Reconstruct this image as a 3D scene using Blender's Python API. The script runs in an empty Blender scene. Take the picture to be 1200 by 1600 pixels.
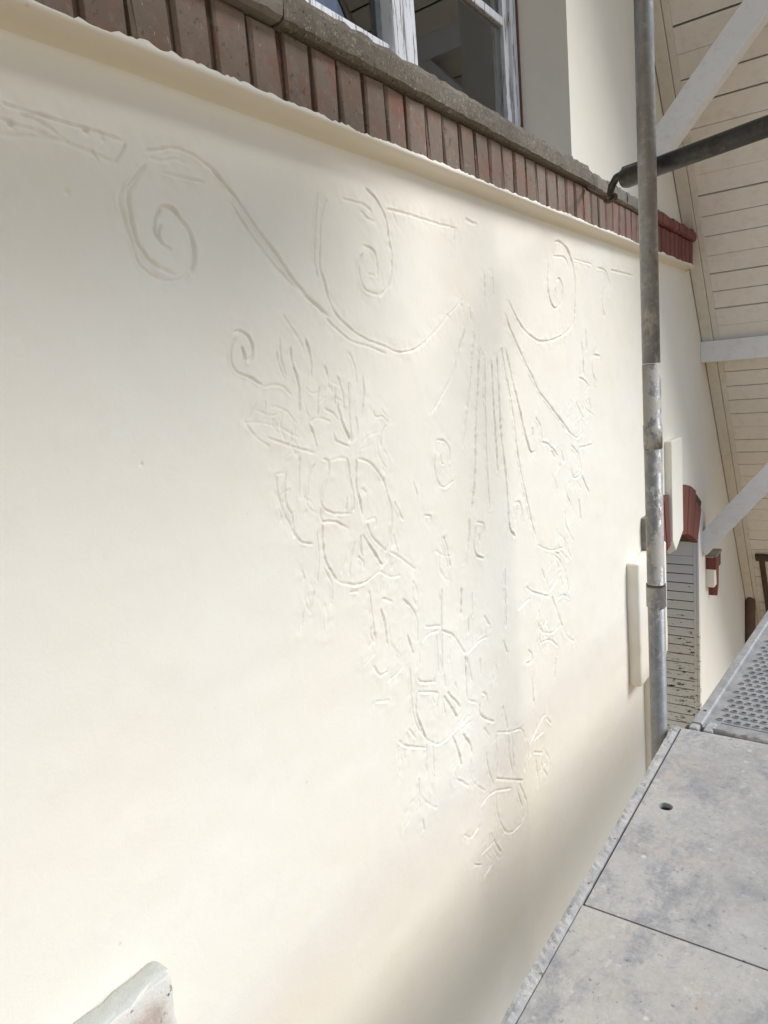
import bpy, bmesh, math, random
import numpy as np
from mathutils import Vector, Matrix

random.seed(7); rng = np.random.default_rng(7)
R_ = math.radians
scene = bpy.context.scene
C = scene.collection

# ------------------------------------------------------------------ camera, sky, sun, exposure
# world: X runs along the house wall away from the viewer, Y points into the wall (wall face at Y = 0), Z is up,
# Z = 0 is the height of the lens; the scaffold deck lies 1.055 m below it and the ground about 5 m below.
F = 1110.0
_d1 = np.array([796, -260, F]); _d1 /= np.linalg.norm(_d1)
_dn = np.array([560, (F*F + 560*796)/260, F]); _dn /= np.linalg.norm(_dn)
ROT = np.array([_d1, np.cross(-_dn, _d1), -_dn])
CAM = np.array([0.0, -0.95, 0.0])
cam_d = bpy.data.cameras.new('camera'); cam = bpy.data.objects.new('camera', cam_d); C.objects.link(cam)
cam_d.sensor_fit = 'HORIZONTAL'; cam_d.sensor_width = 36; cam_d.lens = 36*F/1200
cam_d.clip_start = 0.02; cam_d.clip_end = 3000
_r, _u, _b = ROT[:, 0], -ROT[:, 1], -ROT[:, 2]
cam.matrix_world = Matrix(((_r[0], _u[0], _b[0], CAM[0]), (_r[1], _u[1], _b[1], CAM[1]), (_r[2], _u[2], _b[2], CAM[2]), (0, 0, 0, 1)))
scene.camera = cam

SUN = Vector((0.5, -1.0, 1.0)).normalized()        # towards the sun
world = bpy.data.worlds.new('World'); scene.world = world; world.use_nodes = True
wn = world.node_tree; bg = wn.nodes['Background']
sky = wn.nodes.new('ShaderNodeTexSky'); sky.sky_type = 'NISHITA'; sky.sun_disc = False
sky.sun_elevation = math.asin(SUN.z); sky.sun_rotation = math.atan2(SUN.x, SUN.y)
sky.air_density = 1.0; sky.dust_density = 0.7; sky.ozone_density = 1.0
wn.links.new(sky.outputs[0], bg.inputs[0]); bg.inputs[1].default_value = 0.128
sl = bpy.data.lights.new('sun', 'SUN'); sl.energy = 2.25; sl.angle = R_(29); sl.color = (1.0, 0.997, 0.99)
so = bpy.data.objects.new('sun', sl); C.objects.link(so); so.rotation_euler = SUN.to_track_quat('Z', 'Y').to_euler()
vs = scene.view_settings; vs.view_transform = 'Standard'; vs.look = 'None'; vs.gamma = 1.0; vs.exposure = 0.36
try: vs.use_curve_mapping = False
except Exception: pass
scene.cycles.max_bounces = 7; scene.cycles.diffuse_bounces = 4

# ------------------------------------------------------------------ helpers
def at(x, y, Y=0.0):
    """photo pixel -> real point on the plane parallel to the wall at depth Y"""
    r = ROT @ np.array([(x-600)/F, (y-800)/F, 1.0])
    t = (Y - CAM[1])/r[1]
    return CAM + t*r

class MB:
    def __init__(s): s.v = []; s.f = []
    def add(s, v, f):
        n = len(s.v); s.v += [tuple(p) for p in v]; s.f += [tuple(i+n for i in q) for q in f]; return s
    def box(s, x0, x1, y0, y1, z0, z1):
        v = [(x, y, z) for x in (x0, x1) for y in (y0, y1) for z in (z0, z1)]
        return s.add(v, [(0,1,3,2), (4,6,7,5), (0,4,5,1), (2,3,7,6), (0,2,6,4), (1,5,7,3)])
    def tube(s, path, r, n=16, cap=True):
        P = [Vector(p) for p in path]; rs = r if isinstance(r, (list, tuple)) else [r]*len(P)
        v = []; f = []; prev = None
        for i, p in enumerate(P):
            d = (P[min(i+1, len(P)-1)] - P[max(i-1, 0)]).normalized()
            if prev is None:
                a = d.cross(Vector((0, 0, 1)));
                if a.length < .1: a = d.cross(Vector((1, 0, 0)))
            else: a = prev - d*prev.dot(d)
            a.normalize(); prev = a; b = d.cross(a)
            for k in range(n):
                t = 2*math.pi*k/n; v.append(p + rs[i]*(a*math.cos(t) + b*math.sin(t)))
        for i in range(len(P)-1):
            for k in range(n): f.append((i*n+k, i*n+(k+1) % n, (i+1)*n+(k+1) % n, (i+1)*n+k))
        if cap: f.append(tuple(range(n))[::-1]); f.append(tuple((len(P)-1)*n+k for k in range(n)))
        return s.add(v, f)
    def prism(s, poly, axis, a, b):
        """poly: 2-D points in the two other axes (order xyz), extruded along axis from a to b"""
        def mk(p, h):
            q = list(p); q.insert(axis, h); return tuple(q)
        n = len(poly); v = [mk(p, a) for p in poly] + [mk(p, b) for p in poly]
        f = [tuple(range(n))[::-1], tuple(range(n, 2*n))] + [(i, (i+1) % n, n+(i+1) % n, n+i) for i in range(n)]
        return s.add(v, f)
    def mesh(s, name, smooth=False):
        m = bpy.data.meshes.new(name); m.from_pydata(s.v, [], s.f); m.update()
        bm = bmesh.new(); bm.from_mesh(m); bmesh.ops.recalc_face_normals(bm, faces=bm.faces); bm.to_mesh(m); bm.free()
        if smooth: m.shade_smooth()
        return m
    def build(s, name, mat, parent=None, smooth=False, bevel=0, segs=2):
        m = s.mesh(name, smooth)
        if bevel:
            bm = bmesh.new(); bm.from_mesh(m)
            bmesh.ops.bevel(bm, geom=bm.edges[:], offset=bevel, segments=segs, affect='EDGES', profile=.5); bm.to_mesh(m); bm.free()
            if smooth: m.shade_smooth()
        return link(name, m, mat, parent)

def link(name, m, mat, parent=None):
    o = bpy.data.objects.new(name, m); C.objects.link(o)
    if mat and not m.materials: m.materials.append(mat)
    if parent: o.parent = parent
    return o
def tag(o, label=None, cat=None, group=None, kind=None):
    for k, v in (('label', label), ('category', cat), ('group', group), ('kind', kind)):
        if v: o[k] = v
    return o
def empty(name, loc=(0, 0, 0)):
    o = bpy.data.objects.new(name, None); C.objects.link(o); o.location = loc; o.empty_display_size = .1; return o
def put(m, parent, name, loc, mat=None, rot=None):
    """a child that shares mesh data m, at world place loc (parents here stand unrotated at the origin)"""
    o = link(name, m, mat, parent); o.location = loc
    if rot: o.rotation_euler = rot
    return o

# ------------------------------------------------------------------ materials
class NT:
    def __init__(s, name, rough=.8, spec=.3, metal=0, wpos=False):
        s.m = bpy.data.materials.new(name); s.m.use_nodes = True; s.t = s.m.node_tree
        s.b = s.t.nodes['Principled BSDF']; s.b.inputs['Roughness'].default_value = rough
        s.b.inputs['Specular IOR Level'].default_value = spec; s.b.inputs['Metallic'].default_value = metal
        s.co = s.t.nodes.new('ShaderNodeTexCoord').outputs['Object'] if not wpos else s.t.nodes.new('ShaderNodeNewGeometry').outputs['Position']; s.h = None
    def n(s, ty, **k):
        x = s.t.nodes.new(ty)
        for a, b in k.items(): setattr(x, a, b)
        return x
    def mapped(s, sc=(1, 1, 1), loc=(0, 0, 0), co=None):
        x = s.n('ShaderNodeMapping'); s.t.links.new(co or s.co, x.inputs[0]); x.inputs['Scale'].default_value = sc; x.inputs['Location'].default_value = loc
        return x.outputs[0]
    def noise(s, scale, det=4, rough=.6, dist=0, co=None):
        x = s.n('ShaderNodeTexNoise'); s.t.links.new(co or s.co, x.inputs[0])
        x.inputs['Scale'].default_value = scale; x.inputs['Detail'].default_value = det; x.inputs['Roughness'].default_value = rough; x.inputs['Distortion'].default_value = dist
        return x.outputs['Fac']
    def voro(s, scale, co=None, feature='F1'):
        x = s.n('ShaderNodeTexVoronoi', feature=feature); s.t.links.new(co or s.co, x.inputs['Vector']); x.inputs['Scale'].default_value = scale
        return x.outputs['Distance']
    def ramp(s, fac, a, b, inv=False):
        x = s.n('ShaderNodeMapRange'); s.t.links.new(fac, x.inputs[0]); x.inputs[1].default_value = a; x.inputs[2].default_value = b
        if inv: x.inputs[3].default_value = 1; x.inputs[4].default_value = 0
        return x.outputs[0]
    def math(s, op, a, b):
        x = s.n('ShaderNodeMath', operation=op)
        for i, q in enumerate((a, b)):
            if isinstance(q, (int, float)): x.inputs[i].default_value = q
            else: s.t.links.new(q, x.inputs[i])
        return x.outputs[0]
    def mix(s, fac, a, b):
        x = s.n('ShaderNodeMix', data_type='RGBA')
        for i, q in ((0, fac), (6, a), (7, b)):
            if isinstance(q, (tuple, list)): x.inputs[i].default_value = (*q[:3], 1)
            elif isinstance(q, (int, float)): x.inputs[i].default_value = q
            else: s.t.links.new(q, x.inputs[i])
        return x.outputs[2]
    def axis(s, k):
        x = s.n('ShaderNodeSeparateXYZ'); s.t.links.new(s.co, x.inputs[0]); return x.outputs[k]
    def rand(s): return s.n('ShaderNodeObjectInfo').outputs['Random']
    def col(s, c):
        if isinstance(c, (tuple, list)): s.b.inputs['Base Color'].default_value = (*c[:3], 1)
        else: s.t.links.new(c, s.b.inputs['Base Color'])
        return s
    def rgh(s, f): s.t.links.new(f, s.b.inputs['Roughness']); return s
    def bump(s, h, strength=.3, dist=.002):
        x = s.n('ShaderNodeBump'); x.inputs['Strength'].default_value = strength; x.inputs['Distance'].default_value = dist
        s.t.links.new(h, x.inputs['Height'])
        if s.h: s.t.links.new(s.h, x.inputs['Normal'])
        s.h = x.outputs[0]; s.t.links.new(s.h, s.b.inputs['Normal']); return s

def plaster_mat(name, a, b):
    m = NT(name, .88, .2)
    f = m.ramp(m.noise(2.2, 5, .6), .3, .7)
    c = m.mix(f, a, b)
    c = m.mix(m.math('MULTIPLY', m.ramp(m.noise(9, 5, .7), .52, .78), .30), c, (a[0]*.90, a[1]*.88, a[2]*.84))
    c = m.mix(m.math('MULTIPLY', m.ramp(m.voro(7), .012, .03, True), .22), c, (.30, .25, .17))
    m.col(c)
    m.bump(m.noise(7, 4, .55), .28, .006); m.bump(m.noise(38, 5, .65, .4), .22, .0022); m.bump(m.noise(120, 4, .7), .30, .001); m.bump(m.noise(330, 4, .7), .45, .0006)
    return m.m
PLASTER = plaster_mat('cream_plaster', (.84, .785, .67), (.855, .82, .735))

m = NT('grey_brown_brick', .85, .25, wpos=True)
rd = m.rand()
c = m.mix(rd, (.190, .148, .116), (.235, .182, .146))
c = m.mix(m.ramp(m.noise(14, 4, .6), .48, .68), c, (.245, .130, .098))
c = m.mix(m.math('MULTIPLY', m.ramp(m.noise(40, 5, .7), .52, .7), .6), c, (.28, .235, .19))
c = m.mix(m.ramp(m.noise(60, 5, .75, co=m.mapped((1.6, 1, .6))), .63, .69), c, (.44, .39, .32))
c = m.mix(m.math('MULTIPLY', m.ramp(m.noise(60, 4, .7), .30, .40, True), .7), c, (.06, .04, .03))
m.col(c); m.bump(m.noise(70, 5, .7), .5, .003); BRICK = m.m
m = NT('red_painted_brick', .7, .35, wpos=True)
c = m.mix(m.rand(), (.165, .050, .040), (.225, .074, .057))
c = m.mix(m.ramp(m.noise(30, 5, .7, co=m.mapped((1.5, 1, .5))), .54, .7), c, (.12, .036, .03))
c = m.mix(m.ramp(m.noise(46, 5, .7, co=m.mapped((2, 1, .35))), .66, .74), c, (.36, .22, .18))
m.col(c); m.bump(m.noise(60, 4, .6), .35, .002); REDBRICK = m.m
m = NT('faded_red_brick', .85, .25, wpos=True)
c = m.mix(m.rand(), (.25, .12, .095), (.28, .18, .15))
c = m.mix(m.ramp(m.noise(25, 5, .7), .45, .65), c, (.27, .225, .195))
m.col(c); m.bump(m.noise(70, 5, .7), .5, .003); FADED = m.m
m = NT('dark_mortar', .95, .1)
c = m.mix(m.noise(60, 4, .7), (.050, .034, .025), (.17, .118, .085)); m.col(c); m.bump(m.noise(110, 4, .7), .8, .004); MORTAR = m.m
m = NT('old_concrete_sill', .92, .15)
c = m.mix(m.ramp(m.noise(12, 5, .65), .3, .7), (.15, .132, .106), (.22, .197, .162))
c = m.mix(m.ramp(m.noise(120, 4, .75), .56, .66), c, (.36, .33, .28))
c = m.mix(m.ramp(m.noise(150, 4, .75), .33, .42, True), c, (.045, .034, .026))
m.col(c); m.bump(m.noise(130, 5, .7), .9, .004); SILL = m.m
m = NT('pale_stone', .9, .2)
c = m.mix(m.noise(30, 5, .7), (.16, .145, .125), (.33, .30, .26)); m.col(c); m.bump(m.noise(90, 5, .7), .7, .004); PALE = m.m

def wood_mat(name, a, b, peel=None, amt=.6, grain=(1, 1, 1), gs=14, rough=.6):
    m = NT(name, rough, .35)
    c = m.mix(m.noise(6, 4, .6), a, b)
    c = m.mix(m.math('MULTIPLY', m.rand(), .25), c, (a[0]*.86, a[1]*.85, a[2]*.83))
    g = m.noise(gs, 5, .65, co=m.mapped(grain))
    c = m.mix(m.math('MULTIPLY', m.ramp(m.noise(18, 4, .7), .50, .75), .38), c, (a[0]*.72, a[1]*.68, a[2]*.62))
    c = m.mix(m.math('MULTIPLY', m.ramp(g, .56, .70), .22), c, (a[0]*.6, a[1]*.56, a[2]*.5))
    if peel: c = m.mix(m.ramp(g, amt, amt+.05), c, peel)
    m.col(c); m.bump(g, .35, .002); return m.m
SOFFIT = wood_mat('aged_white_boards', (.84, .80, .74), (.87, .835, .785), None, grain=(18, 1.2, 18))
TRIM = wood_mat('cream_trim', (.76, .72, .64), (.80, .765, .69), (.34, .29, .22), .70, grain=(3, 3, 3))
BEAM = wood_mat('white_painted_beam', (.83, .83, .83), (.85, .85, .845), None, grain=(5, 1, 5))
FRAME = wood_mat('peeling_white_window_paint', (.62, .63, .66), (.74, .75, .77), (.20, .185, .17), .55, grain=(30, 30, 2.2), gs=3)
REDWOOD = wood_mat('red_brown_wood', (.13, .05, .035), (.17, .07, .05), grain=(20, 20, 2))
m = NT('blue_grey_shutter_paint', .75, .25)
c = m.mix(m.noise(9, 4, .6), (.70, .725, .775), (.76, .775, .80))
low = m.ramp(m.axis(2), -1.25, -1.75)
c = m.mix(low, c, (.70, .68, .63))
peelf = m.noise(16, 6, .75, co=m.mapped((.8, 1, 3.6)))
thr = m.math('ADD', peelf, m.math('MULTIPLY', low, .13))
c = m.mix(m.ramp(thr, .685, .72), c, (.03, .026, .022))
m.col(c); m.bump(thr, -.4, .003); SHUTTER = m.m
m = NT('window_glass', 0.0, .5); m.b.inputs['Transmission Weight'].default_value = 1; m.b.inputs['IOR'].default_value = 1.5
m.col((.93, .95, .95)); m.bump(m.noise(3, 2, .5), .02, .01); GLASS = m.m
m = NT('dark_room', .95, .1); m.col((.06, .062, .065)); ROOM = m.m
m = NT('net_curtain', .95, .1); m.col(m.mix(m.noise(8, 3, .5), (.20, .23, .28), (.27, .30, .36))); CURTAIN = m.m

def splat_metal(name, base, dark, splat, zsplat):
    m = NT(name, .55, .4, .35)
    c = m.mix(m.ramp(m.noise(16, 5, .7), .3, .7), dark, base)
    c = m.mix(m.math('MULTIPLY', m.ramp(m.noise(55, 4, .7), .52, .68), .55), c, (base[0]*1.35, base[1]*1.33, base[2]*1.3))
    z = m.axis(2)
    w = m.math('MULTIPLY', m.ramp(z, zsplat[0], zsplat[1]), m.ramp(z, zsplat[2], zsplat[3], True))
    s1 = m.ramp(m.math('ADD', m.noise(26, 6, .75, co=m.mapped((1, 1, .6))), m.math('MULTIPLY', w, .13)), .61, .66)
    c = m.mix(m.math('MULTIPLY', s1, .75), c, splat)
    c = m.mix(m.ramp(m.noise(70, 4, .7), .70, .74), c, (.62, .58, .50))
    c = m.mix(m.math('MULTIPLY', m.ramp(m.noise(34, 5, .7, co=m.mapped((1, 1, .5), (3, 1, 2))), .60, .70), .6), c, (.13, .085, .055))
    m.col(c); m.bump(m.math('ADD', s1, m.noise(90, 4, .7)), .35, .002); m.rgh(m.ramp(s1, -1.0, 1.6)); return m.m
POLE = splat_metal('galvanised_tube', (.285, .28, .27), (.20, .195, .185), (.48, .44, .38), (-.95, -.5, .05, .35))
DARKTUBE = splat_metal('dark_steel_tube', (.065, .063, .058), (.03, .028, .025), (.17, .12, .08), (0, 10, 0, 10))
m = NT('rusty_iron', .85, .3, .3); m.col(m.mix(m.noise(40, 4, .7), (.05, .035, .025), (.17, .12, .085))); m.bump(m.noise(120, 3, .6), .4, .002); RUST = m.m
m = NT('weathered_brown_pipe', .8, .3, .1); m.col(m.mix(m.noise(14, 5, .7), (.09, .055, .035), (.22, .145, .095))); PIPE = m.m

def deck_mat(name, a, b, loc):
    m = NT(name, .82, .25)
    co = m.mapped((1, 1, 1), loc)
    c = m.mix(m.ramp(m.noise(5, 6, .68, co=co), .32, .66), a, b)
    c = m.mix(m.math('MULTIPLY', m.ramp(m.noise(6.5, 6, .72, .6, co=m.mapped((1, 1.4, 1), (loc[0]+4, 2, 0))), .49, .62), .75), c, (.235, .235, .25))
    c = m.mix(m.math('MULTIPLY', m.ramp(m.noise(11, 6, .75, co=m.mapped((1, 1, 1), (loc[0]+9, 5, 0))), .58, .68), .6), c, (.60, .55, .47))
    c = m.mix(m.math('MULTIPLY', m.ramp(m.noise(30, 5, .8, co=m.mapped((1, 1, 1), (loc[0]+2, 7, 0))), .60, .70), .8), c, (.60, .585, .54))
    c = m.mix(m.math('MULTIPLY', m.ramp(m.noise(48, 5, .75, co=m.mapped((1, .7, 1), (loc[0], 1, 0))), .625, .675), .7), c, (.15, .145, .14))
    c = m.mix(m.math('MULTIPLY', m.ramp(m.noise(85, 5, .8, co=co), .62, .67), .8), c, (.11, .105, .10))
    c = m.mix(m.ramp(m.noise(20, 4, .7, co=m.mapped((1, 1, 1), (loc[0]+1, 3, 0))), .755, .78), c, (.74, .72, .66))
    for sc_, th, cc, k_ in ((22, .07, (.12, .115, .11), 1), (14, .08, (.66, .63, .57), 5)):
        cm = m.mapped((1, 1, 1), (loc[0]+k_*3.1, loc[1]+k_*1.7, .3))
        dn = m.math('ADD', m.voro(sc_, co=cm), m.math('MULTIPLY', m.noise(sc_*3, 3, .7, co=cm), .10))
        c = m.mix(m.math('MULTIPLY', m.math('MULTIPLY', m.ramp(dn, th+.04, th+.075, True), m.ramp(m.noise(4, 3, .6, co=cm), .46, .58)), .8), c, cc)
    c = m.mix(m.math('MULTIPLY', m.ramp(m.noise(70, 6, .8, co=co), .42, .66), .30), c, (.64, .62, .58))
    c = m.mix(m.math('MULTIPLY', m.ramp(m.noise(2.6, 4, .6, co=m.mapped((1, 1, 1), (loc[0]+7, 4, 0))), .50, .68), .45), c, (.22, .22, .225))
    c = m.mix(m.math('MULTIPLY', m.ramp(m.noise(9, 5, .7, .8, co=m.mapped((1, 1, 1), (loc[0]+11, 8, 0))), .57, .68), .5), c, (.50, .40, .32))
    m.col(c); m.bump(m.noise(90, 5, .75, co=co), .35, .002); m.bump(m.noise(14, 4, .7, co=co), .2, .004); return m.m
DECK = deck_mat('splattered_deck_board', (.34, .328, .305), (.47, .445, .405), (0, 0, 0))
DECK2 = deck_mat('splattered_deck_board_near', (.345, .33, .30), (.46, .435, .39), (6, 3, 0))
m = NT('plaster_caked_edge', .85, .25)
c = m.mix(m.ramp(m.noise(26, 6, .75), .35, .65), (.33, .33, .34), (.56, .54, .50))
c = m.mix(m.ramp(m.noise(60, 5, .8), .60, .65), c, (.10, .095, .09)); m.col(c); m.bump(m.noise(60, 5, .8), .8, .005); EDGE = m.m
m = NT('dusty_aluminium', .6, .4, .25)
c = m.mix(m.ramp(m.noise(16, 6, .72), .35, .65), (.27, .27, .275), (.42, .41, .395))
c = m.mix(m.ramp(m.noise(60, 5, .8), .64, .7), c, (.10, .095, .09)); c = m.mix(m.ramp(m.noise(42, 5, .8, co=m.mapped((1, 1, 1), (5, 1, 0))), .63, .68), c, (.58, .56, .52))
m.col(c); m.bump(m.noise(90, 5, .7), .3, .002); ALU = m.m
m = NT('warm_bounce_ground', .95, .1); m.col(m.mix(m.ramp(m.noise(.9, 6, .7), .42, .58), (.36, .235, .11), (.28, .18, .085))); GROUND = m.m  # ground colour pushed to orange so bounced light tints the shadows tan
m = NT('roof_tiles', .8, .3); m.col(m.mix(m.noise(6, 4, .7), (.13, .05, .035), (.2, .085, .06))); TILES = m.m

# ------------------------------------------------------------------ ground
g = MB(); g.add([(-600, -600, -5.2), (600, -600, -5.2), (600, 600, -5.2), (-600, 600, -5.2)], [(0, 1, 2, 3)])
tag(g.build('ground', GROUND), kind='structure')

# ------------------------------------------------------------------ the house
house = empty('house', (1.85, 0, -5.2))
tag(house, 'cream plastered gable house with scrolls and flowers incised in its wall, white boarded roof overhang', 'house')
def H(o):                                   # keep world coordinates although the house's Empty stands on the ground
    o.matrix_parent_inverse = Matrix.Translation(house.location).inverted(); return o
def hb(mb, name, mat, **k):
    o = mb.build(name, mat, house, **k); return H(o)

# --- incised ornament: centre lines traced on the wall (width class, points)
L = []
def ln(w, d, *p): L.append((w, d, [(p[i], p[i+1]) for i in range(0, len(p), 2)]))
# frame line and pits at the left
ln(4.0, 2.6, 3,161, 13,165, 51,177, 122,198, 136,202, 187,218, 198,222)
ln(4.5, 2.6, 197,225, 190,240, 181,255)
ln(4, 1.8, 30,176, 60,190, 96,215, 118,232); ln(4, 1.6, 0,187, 30,196, 76,212); ln(4, 1.8, 142,235, 148,243, 153,249); ln(5, 1.6, 0,212, 40,213, 78,216, 110,226, 180,254)
# left scroll
ln(7.0, 4.6, 227,260, 210,283, 200,303, 203,328, 208,357, 217,385, 235,409, 255,422, 272,428)
ln(5.0, 2.6, 192,290, 184,314, 194,345, 204,376, 215,408, 235,430, 263,440, 283,436, 297,422)
ln(6.5, 4.4, 297,425, 302,399, 299,376, 293,357, 280,340, 268,325, 252,324)
ln(5.5, 3.4, 252,324, 244,340, 241,362, 246,372, 252,382, 268,391); ln(4.5, 2.6, 252,352, 247,366, 253,380)
ln(5.0, 2.8, 227,236, 250,234, 275,232, 300,243, 320,257, 340,272); ln(5, 2.0, 235,247, 255,252, 272,248, 290,255); ln(4.0, 2.4, 252,269, 283,277, 320,286)
# stem to the second scroll
ln(6.5, 4.4, 330,266, 340,276, 366,306, 386,335, 406,364, 436,405, 458,438, 483,467, 511,493)
ln(4.5, 2.2, 359,317, 381,350, 410,392, 439,427, 483,471, 542,529, 579,542, 604,553)
# second scroll
ln(4.2, 2.9, 509,313, 502,339, 500,375, 500,416, 507,445, 514,471, 527,494, 549,515, 579,533, 604,542, 623,550, 648,546, 667,533)
ln(4, 1.4, 667,533, 685,513, 700,493); ln(3.6, 2.0, 496,302, 492,353, 491,401, 496,434)
ln(4, 2.2, 535,311, 553,315, 571,322, 580,331); ln(4, 1.8, 563,330, 575,342, 585,346)
ln(4.2, 3.2, 571,293, 590,315, 603,342, 606,368, 612,397, 612,427, 606,449, 593,463)
ln(4.0, 3.0, 590,461, 571,454, 562,434, 560,412, 566,397); ln(4.0, 3.0, 566,383, 579,388, 588,405, 590,432); ln(3.5, 2.4, 575,428, 584,431)
ln(3.2, 2.2, 604,326, 630,333, 667,344, 689,351, 712,357); ln(3.5, 2.2, 727,344, 740,350); ln(3, 1.4, 709,357, 709,376)
ln(4, 1.4, 612,329, 618,345, 622,356)
# small curl at the left and leaf fan
ln(5.0, 3.8, 366,520, 375,517, 387,525, 394,540, 394,554, 387,565); ln(4.0, 3.0, 377,542, 380,551, 382,562)
ln(5.0, 3.6, 368,528, 361,542, 361,565, 371,582, 391,590, 409,602); ln(4.5, 2.4, 411,605, 431,602, 445,607, 455,618)
for a in ((442,493, 453,510, 465,528, 473,545), (436,528, 439,565, 446,588), (431,549, 435,568, 445,593), (506,571, 511,585, 513,607), (499,605, 496,627, 496,650),
          (521,605, 523,633), (526,588, 535,616, 538,639), (545,551, 555,576, 557,599), (567,588, 568,613, 565,653), (385,664, 405,687, 422,698), (397,641, 425,650, 440,646),
          (422,634, 445,641, 462,661), (414,627, 415,639), (383,661, 411,661, 434,667), (436,667, 453,678, 467,684), (400,630, 392,648, 383,662), (487,656, 499,653, 516,659),
          (556,652, 558,676, 552,690), (476,605, 488,616, 500,610), (596,640, 605,652, 606,662)):
    ln(3.2, 1.9, *a)
for a in ((476,530, 483,551, 486,571, 486,590), (453,541, 456,565, 463,590, 467,613, 467,643), (544,599, 545,636, 548,690), (527,633, 535,661, 547,691), (507,639, 521,647, 527,656),
          (482,663, 490,678, 494,698), (521,676, 524,688, 544,698), (584,643, 587,651, 598,651), (598,651, 605,661, 596,678, 595,698), (419,684, 453,697, 492,708), (503,718, 513,721, 513,741, 507,755, 503,780)):
    ln(3.5, 2.8, *a)
# first pair of wheels (flower)
for a in ((542,717, 547,748, 552,776, 552,799), (556,717, 557,759, 563,790, 566,805), (559,717, 576,722, 587,734, 597,748), (605,773, 611,799, 610,839), (515,720, 509,754, 502,782, 506,795, 525,803, 549,803),
          (447,741, 444,765, 447,790, 457,807, 459,830, 471,847, 488,850), (503,816, 522,815, 546,826), (503,819, 505,850, 510,878, 527,907), (539,912, 559,914, 576,907, 593,892),
          (567,836, 581,858, 597,883), (573,819, 581,839, 603,861)):
    ln(3.6, 3.2, *a)
for a in ((491,725, 482,751, 478,805), (467,714, 467,779), (431,742, 434,771, 442,799, 454,822, 459,839), (431,741, 448,739), (542,778, 540,796), (495,833, 498,873, 495,910), (506,888, 519,915, 518,946),
          (547,925, 560,925), (549,847, 540,875, 533,895), (554,847, 549,875, 545,898), (563,839, 564,861, 567,870), (573,813, 587,810, 586,824), (615,785, 629,813), (615,836, 621,861), (607,861, 627,873, 649,890),
          (646,754, 651,773), (663,805, 672,807, 671,813), (491,924, 485,958), (474,958, 472,985), (565,763, 572,770), (560,870, 569,880, 566,890), (593,892, 612,902, 625,899), (472,892, 476,905), (598,935, 612,940)):
    ln(3.0, 2.4, *a)
# curls under the middle
for a in ((683,687, 695,690, 702,703, 702,722), (679,711, 678,731, 683,751, 693,762, 707,752), (688,711, 689,724, 693,725), (837,653, 845,667, 847,688), (831,669, 832,681), (847,691, 859,696, 872,712),
          (803,787, 811,785, 815,800, 817,816), (807,795, 805,813), (745,816, 755,819, 756,835), (743,824, 740,848, 744,867, 755,873), (749,835, 749,846), (754,1083, 760,1086, 761,1097), (750,1100, 750,1115, 760,1124, 772,1128),
          (825,1016, 831,1023, 831,1034, 822,1037)):
    ln(3.6, 3.2, *a)
# tassel lines
for a in ((727,512, 720,536, 705,590, 676,645), (741,524, 737,565, 731,635, 723,699), (750,545, 747,568, 744,661, 741,747, 736,797), (733,811, 732,853, 725,883), (756,560, 759,667, 761,733, 765,797), (768,565, 772,653, 777,736),
          (777,552, 781,659, 787,720, 792,773, 795,821, 805,839), (784,545, 800,640, 808,709, 821,773, 836,837), (791,545, 811,640, 824,693, 831,707, 837,705), (789,491, 804,530, 840,608, 848,620, 896,683),
          (692,839, 699,861, 703,885), (690,921, 690,977, 691,1052), (789,890, 790,935, 791,980), (721,920, 721,959), (738,926, 739,962), (732,967, 732,990)):
    ln(2.8, 3.6, *a)
for a in ((733,482, 735,500), (739,518, 741,527), (747,540, 756,557), (756,431, 757,464), (769,434, 771,461), (726,342, 744,351), (719,472, 721,480), (699,491, 703,496)): ln(3.0, 2.0, *a)
# right scrolls
for a in ((867,377, 876,379, 885,389, 894,410, 898,434, 898,470, 897,503), (856,413, 855,440, 859,467, 868,482, 876,473, 879,452, 873,435, 867,449, 870,461), (795,470, 804,491, 816,512, 831,527, 846,534, 864,531, 879,524),
          (933,419, 945,423, 952,443, 951,461)):
    ln(3.4, 3.0, *a)
for a in ((864,400, 882,403, 888,416), (867,378, 865,398), (897,405, 924,413), (954,422, 999,434), (942,449, 940,476, 945,494), (915,515, 916,548), (927,555, 936,557), (909,536, 912,584)): ln(3.0, 2.2, *a)
# second flower (wheels) and its leaves
for a in ((577,924, 581,958, 585,999), (595,952, 601,977, 605,1007), (629,935, 644,952, 652,974, 652,1004), (636,992, 645,1022), (682,995, 685,1052), (664,980, 690,978), (691,986, 708,993, 720,1010, 727,1022), (660,1004, 669,992, 684,986),
          (726,1026, 729,1067, 730,1094), (729,1028, 738,1064), (732,1094, 744,1098), (640,1043, 642,1079, 645,1112), (655,1040, 654,1064, 681,1066), (654,1082, 681,1082, 685,1088, 682,1115), (651,1085, 652,1118, 666,1154),
          (694,1088, 708,1109, 714,1121), (700,1082, 720,1106), (675,1160, 687,1163, 708,1145, 717,1133), (623,1158, 636,1166, 666,1169), (708,1151, 716,1175, 720,1196), (724,1148, 735,1164, 737,1177)):
    ln(3.4, 3.1, *a)
for a in ((676,1091, 679,1100), (693,1100, 696,1115), (694,1055, 696,1073), (702,1023, 702,1034), (711,1068, 713,1075), (717,1136, 735,1118), (720,1142, 736,1127), (639,1139, 650,1155), (787,1001, 793,1020), (757,963, 765,977), (732,1019, 750,1001, 762,996),
          (735,1188, 735,1220), (713,1217, 732,1228), (667,1164, 668,1209), (677,1167, 679,1209, 675,1239), (655,1217, 656,1263), (588,1097, 609,1095), (679,1060, 678,1068), (583,1040, 592,1055, 605,1050), (606,1065, 622,1052, 628,1042), (750,1030, 751,1055), (661,1282, 663,1297)):
    ln(3.0, 2.4, *a)
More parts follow.
